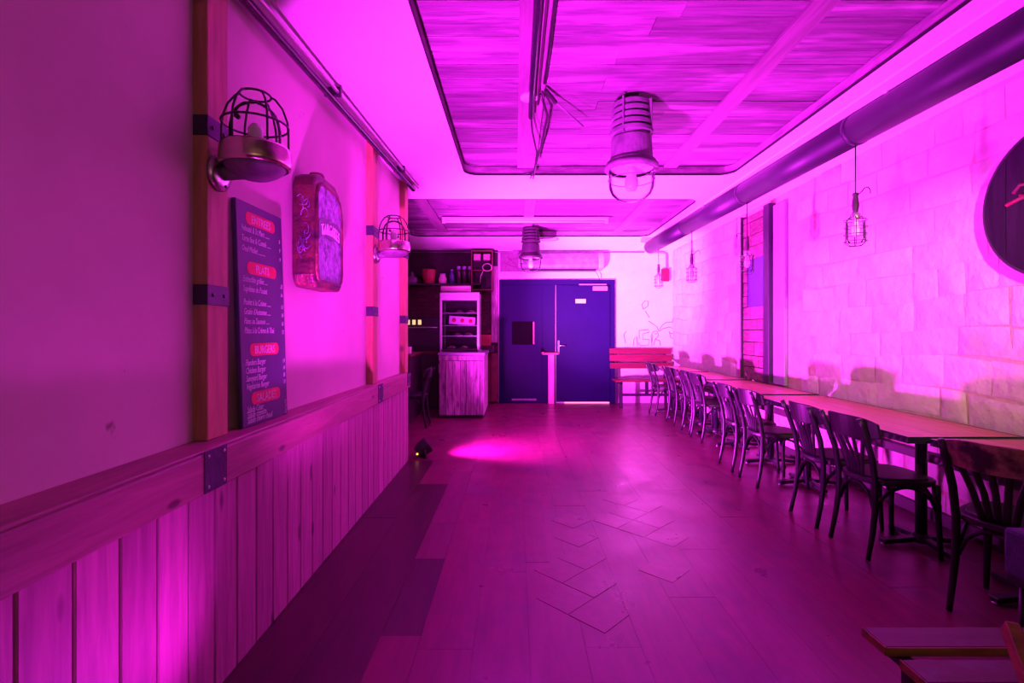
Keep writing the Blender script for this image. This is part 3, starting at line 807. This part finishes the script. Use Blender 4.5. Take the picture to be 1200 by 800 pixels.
t = thing('round_board', 'dark round wooden board with red marks high on the right wall', 'wall board', (XR - .03, 2.675, 2.085))
# local: x from wall; disc in yz made of vertical staves
RD = .43; ns = 6
for k in range(ns):
    a = -RD + k * 2*RD/ns + .002; b = a + 2*RD/ns - .004
    top = [(a + (b-a)*i/6, math.sqrt(max(RD*RD - (a + (b-a)*i/6)**2, .0001))) for i in range(7)]
    poly = [(u, v) for u, v in top] + [(u, -v) for u, v in reversed(top)]
    MB().prism(poly, -.035, .0, XY2).build('stave', M['disc'], t)
MB().tube([(-.018, (RD - .004)*math.cos(2*PI*i/64), (RD - .004)*math.sin(2*PI*i/64)) for i in range(64)], .019, 8, True).build('hoop', M['black'], t)
dm = MB()
for pts in ([(.28,.02),(.20,.04),(.12,.05)], [(.24,.08),(.20,.12),(.15,.11),(.14,.06)], [(.20,.06),(.10,.02),(.0,.05)], [(.12,.10),(.05,.13),(-.06,.1)]):
    dm.tube([(-.0365, a, b) for a, b in pts], [.012]*len(pts), 5)
dm.build('red_mark', M['discred'], t)

# ------------------------------------------------------------------ tables along the right wall
def table(y0, y1, label, x0=2.27, x1=2.925, zt=.75):
    t = thing('bistro_table', label, 'table', ((x0 + x1)/2, (y0 + y1)/2, 0), 0, 'tables along the right wall')
    hx = (x1 - x0)/2; hy = (y1 - y0)/2; npl = 6
    for k in range(npl):
        a = -hx + .012 + k*(2*hx - .024)/npl; b = a + (2*hx - .024)/npl
        MB().box(a + .001, b - .001, -hy + .012, hy - .012, zt - .026, zt + random.uniform(-.001,.0005)).build('plank', M['table_wood'], t, .002)
    for nm, q in (('edge', (-hx, hx, -hy, -hy + .011)), ('edge', (-hx, hx, hy - .011, hy)), ('edge', (-hx, -hx + .011, -hy + .011, hy - .011)), ('edge', (hx - .011, hx, -hy + .011, hy - .011))):
        MB().box(q[0], q[1], q[2], q[3], zt - .038, zt + .001).build(nm, M['black_gloss'], t)
    for s in (-1, 1):
        yc = s * (hy - .32)
        MB().lathe([(.032,.03),(.032,zt - .06)], 16, Matrix.Translation((0,yc,0))).build('column', M['black_gloss'], t)
        MB().box(-hx*.75, hx*.75, yc - .03, yc + .03, zt - .06, zt - .028).build('top_bracket', M['black'], t)
        bs = MB()
        for a in range(4):
            d = Vector((math.cos(a*PI/2), math.sin(a*PI/2), 0))
            bs.bar(Vector((0,yc,.045)), Vector((0,yc,.022)) + d*.25, .05, .03)
        bs.lathe([(.06,.02),(.055,.05),(.034,.075),(0,.075)], 16, Matrix.Translation((0,yc,0)))
        bs.build('cross_base', M['black'], t, .004)
        for a in range(4):
            MB().lathe([(.014,0),(.016,.01)], 8, Matrix.Translation((.24*math.cos(a*PI/2), yc + .24*math.sin(a*PI/2), 0))).build('foot', M['steel_brushed'], t)
    return t
table(1.05, 2.78, 'plank topped table behind the worn nearest chair', 2.33, 2.92)
table(2.83, 4.70, 'long red plank table with black edge, second from the viewer', 2.245, 2.92)
table(4.78, 6.18, 'plank table below the lilac board and plank panel', 2.33, 2.93)
table(6.26, 7.42, 'red plank table just past the plank panel', 2.40, 2.93)
table(7.50, 8.78, 'farthest plank table next to the red slatted bench', 2.42, 2.93)

# ------------------------------------------------------------------ bentwood chairs
def make_chair():
    t = thing('bentwood_chair', '', 'chair')
    for s in (-1, 1):
        pts = [(-.015, s*.165, 0), (.015, s*.162, .15), (.035, s*.158, .30), (.035, s*.158, .45), (.012, s*.162, .60), (-.035, s*.168, .74), (-.075, s*.172, .835)]
        q = []
        for a, b in zip(pts[:-1], pts[1:]): q += [Vector(a), Vector(a).lerp(Vector(b), .5)]
        q.append(Vector(pts[-1]))
        MB().tube(q, [.013 + .005*min(1, i/4) - (.003 if i > 10 else 0) for i in range(len(q))], 10).build('leg', M['chair'], t)
        MB().lathe([(.012,0),(.014,.06),(.017,.25),(.021,.32),(.018,.34),(.022,.36),(.022,.44)], 12,
                   Matrix.Translation((.415, s*.185, 0)) @ Matrix.Rotation(R(-2.5), 4, 'Y') @ Matrix.Rotation(R(s*2), 4, 'X') @ Matrix.Translation((-.0,0,0))).build('leg', M['chair'], t)
    # seat
    pts = []
    for k in range(28):
        a = 2*PI*k/28; c, s_ = math.cos(a), math.sin(a)
        rr = 1/ (abs(c)**3 + abs(s_)**3)**(1/3)
        xx = .225 + .215*c*rr; yy = (.205 + .02*c)*s_*rr
        pts.append((xx, yy))
    MB().prism(pts, .435, .468, smooth=False).build('seat', M['seat'], t, .008, 2)
    cen = MB().prism([(.225 + (a - .225)*.86, b*.86) for a, b in pts], .466, .478, smooth=False).build('seat_pad', M['seat'], t, .006, 2)
    # bentwood braces under the seat
    for s in (-1, 1):
        q = [(.04 + .36*i/10, s*(.150 + .025*i/10), .27 + .155*math.sin(PI*i/10)**.55) for i in range(11)]
        MB().tube(q, .010, 8).build('brace', M['chair'], t)
    q = [(.40, -.175 + .35*i/10, .27 + .155*math.sin(PI*i/10)**.55) for i in range(11)]
    MB().tube(q, .010, 8).build('brace', M['chair'], t)
    q = [(.035, -.15 + .30*i/10, .27 + .155*math.sin(PI*i/10)**.55) for i in range(11)]
    MB().tube(q, .010, 8).build('brace', M['chair'], t)
    # curved top rail
    v = []; f = []; n = 14
    for i in range(n + 1):
        u = -1 + 2*i/n; yy = .215*u; xx = -.068 + .075*u*u
        zb = .705 + .02*abs(u)**3; zt = .845 - .035*abs(u)**4
        tl = -.03
        for (dx, z) in ((-.009 + .02, zb), (.009 + .02, zb), (.009 + tl*0, zt), (-.009 + tl*0, zt)):
            v.append((xx + dx, yy, z))
    for i in range(n):
        for k in range(4): f.append((4*i+k, 4*i+(k+1)%4, 4*i+4+(k+1)%4, 4*i+4+k))
    f += [(0,1,2,3), (4*n+3,4*n+2,4*n+1,4*n)]
    MB().add(v, f, False).build('back_rail', M['chair'], t, .005, 2)
    for k in range(5):
        u = (k - 2)/2
        p0 = Vector((.035, u*.055, .46)); p1 = Vector((.010, u*.085, .60)); p2 = Vector((-.045 + .03*u*u, u*.125, .725))
        q = [p0.lerp(p1, i/4) for i in range(4)] + [p1.lerp(p2, i/4) for i in range(5)]
        MB().tube(q, .015, 8, flat=.45).build('splat', M['chair'], t)
    return t
proto = make_chair()
spots = [(2.19, 2.26, 26, 'dark bentwood chair with a worn brown top rail, nearest on the right'),
         (2.10, 3.10, 2, 'black bentwood chair tucked under the near end of the long red table'),
         (2.09, 3.57, -1, 'black bentwood chair at the long red table, third from the viewer'),
         (2.10, 4.44, 1, 'black bentwood chair fourth from the viewer in the right row'),
         (2.11, 4.94, -2, 'black bentwood chair fifth from the viewer in the right row'),
         (2.27, 6.19, 3, 'black bentwood chair sixth from the viewer in the right row'),
         (2.30, 6.67, -2, 'black bentwood chair seventh from the viewer in the right row'),
         (2.29, 7.29, 1, 'black bentwood chair second nearest to the red slatted bench'),
         (2.27, 8.16, 2, 'farthest black bentwood chair in the row, in front of the red bench'),
         (-1.27, 7.13, 180, 'black bentwood chair standing at the kitchen counter past the wainscot')]
for i, (x, y, a, lb) in enumerate(spots):
    o = proto if i == 0 else copy_tree(proto)
    o.location = (x, y, 0); o.rotation_euler = (0, 0, R(a)); o['label'] = lb
    o['group'] = 'bentwood chairs'
for ch in proto.children:
    if ch.name.startswith('back_rail'):
        ch.data = ch.data.copy(); ch.data.materials.clear(); ch.data.materials.append(M['chair_worn'])
        ch['label'] = 'worn brown top rail'

# ------------------------------------------------------------------ red bench by the end wall
t = thing('slatted_bench', 'red slatted wooden bench against the end wall by the door', 'bench', (2.36, 9.05, 0))
for z0, z1, yy in ((.94,1.045,.30),(.805,.925,.27),(.665,.775,.24)):
    MB().box(-.585, .585, yy - .012, yy + .012, z0, z1).build('back_slat', M['bench_red'], t, .004)
for k in range(4):
    MB().box(-.56, .58, -.20 + k*.105, -.20 + k*.105 + .095, .455, .485).build('seat_slat', M['bench_red'], t, .004)
for s in (-1, 1):
    MB().bar((s*.46,.235,0),(s*.46,.325,1.03), .05, .04, (0,1,0)).build('leg', M['darkpost'], t, .003)
    MB().box(s*.46 - .025, s*.46 + .025, -.18, -.13, 0, .455).build('leg', M['darkpost'], t, .003)
    MB().box(s*.46 - .02, s*.46 + .02, -.18, .25, .41, .455).build('seat_bearer', M['darkpost'], t, .003)
MB().box(-.46, .46, -.165, -.135, .20, .25).build('stretcher', M['darkpost'], t, .003)
MB().box(-.03, .03, -.165, -.135, .25, .455).build('centre_support', M['darkpost'], t, .003)

# near slatted bench in the lower right corner
t = thing('low_slatted_bench', 'low brown slatted bench cut off by the bottom right corner', 'bench', (1.06, 1.0, 0))
for ya, yb in ((.415,.512),(.27,.362),(.13,.225)):
    MB().box(0, 1.05, ya, yb, .424, .45).build('seat_slat', M['bench_wood'], t, .003)
    MB().box(0, 1.05, ya - .003, ya, .425, .449).build('slat_edge', M['bench_edge'], t)
    MB().box(-.003, 0, ya, yb, .425, .449).build('slat_edge', M['bench_edge'], t)
for xx in (.05, .98):
    for yy in (.17, .385):
        MB().box(xx - .018, xx + .018, yy - .018, yy + .018, 0, .40).build('leg', M['darkpost'], t, .002)
    MB().box(xx - .02, xx + .02, .14, .50, .40, .424).build('cross_bearer', M['black'], t, .002)
MB().bar((.215,.22,.47),(.262,.325,.565), .030, .05).build('arm_stub', M['bench_edge'], t, .003)

# padded stool at the right edge
t = thing('padded_stool', 'dark violet padded stool at the right edge beside the nearest chair', 'stool', (2.06, 1.72, 0))
MB().box(-.20, .20, -.17, .17, .43, .61).build('seat_pad', M['pad'], t, .015, 2)
MB().box(-.19, .19, -.16, .16, .405, .43).build('seat_frame', M['black'], t)
for sx in (-1, 1):
    for sy in (-1, 1):
        MB().tube([(sx*.16, sy*.13, .41),(sx*.17, sy*.14, 0)], .011, 8).build('leg', M['black'], t)

# ------------------------------------------------------------------ kitchen corner
t = thing('service_counter', 'counter faced with pale reclaimed vertical boards below the display cabinet', 'counter', (-.845, 7.75, 0))
# local x -.345..+.35, y 0..1.0
MB().box(-.335, .335, .03, 1.1, .04, .985).build('carcass', M['kit_dark'], t)
k = 0; xa = -.35
for wv in (.11,.10,.125,.09,.115,.10,.06):
    xb = min(xa + wv, .345)
    MB().box(xa + .002, xb - .002, 0 - random.uniform(0,.008), .028, .05, .90).build('board', M['reclaim'], t, .003); xa = xb
MB().box(-.355, .355, -.014, .03, .905, .985).build('top_rail', M['reclaim'], t, .004)
MB().box(.335, .352, .0, 1.1, .05, .985).build('side_panel', M['reclaim'], t, .003)
MB().box(-.37, .37, -.03, 1.12, .985, 1.03).build('worktop', M['counter_top'], t, .006)
MB().box(-.34, .34, .05, 1.0, 0, .04).build('plinth', M['black'], t)

t = thing('display_cabinet', 'glass fronted steel display cabinet with shelves on the service counter', 'display cabinet', (-.90, 7.98, 1.03))
w2 = .30; hc = .96; dp = .42
for s in (-1, 1):
    MB().box(s*w2 - .018, s*w2 + .018, 0, .03, 0, hc).build('frame_post', M['steel_brushed'], t, .002)
    MB().box(s*w2 - .012, s*w2 + .012, dp - .03, dp, 0, hc).build('frame_post', M['steel_brushed'], t, .002)
    MB().box(s*(w2 - .004) - .003, s*(w2 - .004) + .003, .03, dp - .03, .03, hc - .1).build('side_glass', M['glass'], t)
MB().box(-w2 - .01, w2 + .01, -.01, dp, hc - .13, hc).build('header', M['steel_brushed'], t, .006)
MB().box(-w2, w2, 0, dp, 0, .05).build('base', M['kit_dark'], t, .004)
MB().box(-w2, w2, dp - .01, dp, .05, hc - .13).build('back_panel', M['kit_dark'], t)
MB().box(-w2 + .018, w2 - .018, .008, .014, .05, hc - .13).build('front_glass', M['glass_dark'], t)
for z in (.25,.42,.62):
    MB().box(-w2 + .02, w2 - .02, .03, dp - .02, z, z + .012).build('shelf', M['steel'], t)
for z, xs_ in ((.262,(-.05,.12)),(.432,(.02,)),(.632,(-.02,.17)),(.05,(-.15,.05))):
    for xx in xs_:
        o = thing('plate_of_food', 'small plate of food on the %s shelf inside the display cabinet, %s' % ({.262:'lower',.432:'middle',.632:'upper',.05:'bottom'}[z], 'left one' if xx == xs_[0] and len(xs_) > 1 else ('right one' if len(xs_) > 1 else 'alone')), 'plate', (-.90 + xx, 7.98 + .2, 1.03 + z), 0, 'plates in the display cabinet')
        MB().lathe([(.05,0),(.075,.012),(.078,.016),(.0,.010)], 18).build('plate', M['paper'], o)
        MB().lathe([(.055,.012),(.05,.03),(.03,.045),(0,.05)], 14).build('food', M['food'], o)
o = thing('menu_card', 'tilted white card with three red spots inside the display cabinet', 'card', (-.88, 8.025, 1.03 + .432))
Mc = Matrix.Rotation(R(4), 4, 'Y')
MB().box(-.20, .22, 0, .006, .01, .14, Mc).build('card', M['paper'], o)
for k in range(3):
    MB().lathe([(.034,0),(.034,.002),(0,.003)], 16, Mc @ place((-.12 + k*.135, -.001, .075), (0,-1,0))).build('spot', M['redban'], o)
tag(MB().tube([(-1.22, 8.15, 2.055),(-.74, 8.15, 2.055)], .058, 20).build('paper_roll', M['roll']), 'pale pink roll lying on top of the display cabinet', 'roll')

t = thing('back_counter', 'dark kitchen counter along the brick wall', 'counter', (-1.94, 9.0, 0))
MB().box(-.7, .68, -.38, .42, 0, .97).build('carcass', M['kit_dark'], t)
MB().box(-.7, .70, -.40, .42, .97, 1.01).build('worktop', M['kit_red'], t, .005)
for k in range(3):
    d = MB().box(-.68 + k*.455, -.245 + k*.455, -.40, -.38, .08, .93).build('door', M['kit_dark'], t, .004)
    MB().tube([(-.30 + k*.455, -.40, .80),(-.30 + k*.455, -.42, .80),(-.30 + k*.455, -.42, .65),(-.30 + k*.455, -.40, .65)], .006, 6).build('handle', M['steel'], d)
t = thing('bar_counter_end', 'dark side counter behind the kitchen chair', 'counter', (-1.72, 7.35, 0))
MB().box(-.40, .15, .0, .9, .0, .98).build('carcass', M['kit_dark'], t)
MB().box(-.42, .17, -.02, .92, .98, 1.02).build('worktop', M['kit_red'], t, .005)
tag(MB().lathe([(.04,0),(.045,.02),(.05,.11),(.046,.11),(.04,.02),(0,.015)], 16, Matrix.Translation((-1.62, 7.5, 1.02))).build('cup', M['roll']), 'pale cup on the dark side counter behind the kitchen chair', 'cup')

t = thing('oven', 'dark oven with three small yellow lights beside the display cabinet', 'oven', (-1.62, 8.85, 1.01))
MB().box(-.36, .33, -.15, .35, 0, .60).build('body', M['black'], t, .008)
MB().box(-.30, .27, -.156, -.15, .10, .40).build('door_glass', M['black_gloss'], t)
MB().tube([(-.28,-.19,.42),(.25,-.19,.42)], .01, 8).build('handle', M['steel_brushed'], t)
for k in range(3):
    MB().box(-.29 + k*.10, -.235 + k*.10, -.158, -.15, .47, .555).build('indicator', M['oven_lamp'], t, .002)

t = thing('wall_shelf', 'dark wooden shelf with jars and bottles on the kitchen brick wall', 'shelf', (-1.45, YE - .15, 2.22))
MB().box(-.75, .80, -.13, .13, 0, .03).build('board', M['kit_dark'], t, .003)
for s in (-.6, .6):
    MB().bar((s,.12,-.16),(s,-.10,0), .02, .02).build('bracket', M['black'], t)
sh = (YE - .17)
def jar(x, prof, m, nm, lb, cat, cap=None, g=None):
    t = thing(nm, lb, cat, (x, sh, 2.25), 0, g)
    MB().lathe(prof, 16).build('body', M[m], t)
    if cap: MB().lathe(cap, 14).build('cap', M['label'], t)
jar(-1.62, [(.0,0),(.10,0),(.125,.14),(.13,.26),(.12,.27),(.115,.25),(0,.24)], 'pot_red', 'red_pot', 'large red pot on the kitchen shelf', 'pot')
jar(-1.36, [(0,0),(.07,0),(.075,.10),(.05,.15),(.05,.17),(0,.17)], 'roll', 'jar', 'small pale jar right of the red pot on the shelf', 'jar', [(.055,.165),(.055,.19),(0,.192)])
jar(-1.19, [(0,0),(.05,0),(.05,.16),(.02,.21),(.02,.25),(0,.25)], 'bottle_blue', 'bottle', 'blue bottle between the jar and the dark bottles', 'bottle', [(.022,.245),(.022,.27),(0,.272)])
for k, nmx in enumerate(('left', 'middle', 'right')):
    jar(-1.06 + k*.105, [(0,0),(.042,0),(.043,.2),(.016,.26),(.016,.30),(0,.30)], 'bottle', 'bottle', nmx + ' one of three dark bottles with pale caps on the shelf', 'bottle', [(.035,.27),(.035,.33),(0,.332)], 'dark bottles with pale caps')
jar(-1.93, [(0,0),(.11,0),(.12,.05),(.09,.12),(.03,.15),(.02,.22),(0,.23)], 'castmetal', 'metal_jug', 'small metal jug at the left of the kitchen shelf', 'jug')

t = thing('wall_crate', 'dark red crate shelf with a hanging cable ring above the kitchen', 'crate', (-.62, YE - .16, 2.12))
MB().box(-.20, -.18, -.14, .14, 0, .74).build('side', M['kit_red'], t, .003)
MB().box(.18, .20, -.14, .14, 0, .74).build('side', M['kit_red'], t, .003)
for z in (.0, .36, .72):
    MB().box(-.18, .18, -.14, .14, z, z + .02).build('shelf', M['kit_red'], t, .003)
MB().box(-.18, .18, .12, .14, .02, .72).build('back', M['kit_dark'], t)
for sx in (-.09, .09):
    MB().box(sx - .065, sx + .065, -.10, .08, .56, .68).build('box', M['roll'], t, .006)
MB().tube([(.10 + .085*math.cos(2*PI*i/20), -.15, .42 + .07*math.sin(2*PI*i/20)) for i in range(20)], .009, 6, True).build('cable_ring', M['roll'], t)
MB().tube([(.03,-.15,.37),(-.02,-.15,.26),(-.03,-.15,.14)], .007, 6).build('cable', M['roll'], t)
tag(MB().box(-.72, -.46, YE - .24, YE - .01, 1.10, 1.30).build('red_box', M['pot_red'], None, .006), 'dull red box on the ledge right of the display cabinet', 'box')
tag(MB().box(-.80, -.40, YE - .26, YE - .005, 0.97, 1.10).build('brick_ledge', M['kit_dark'], None, .006), 'dark ledge under the dull red box', 'ledge')
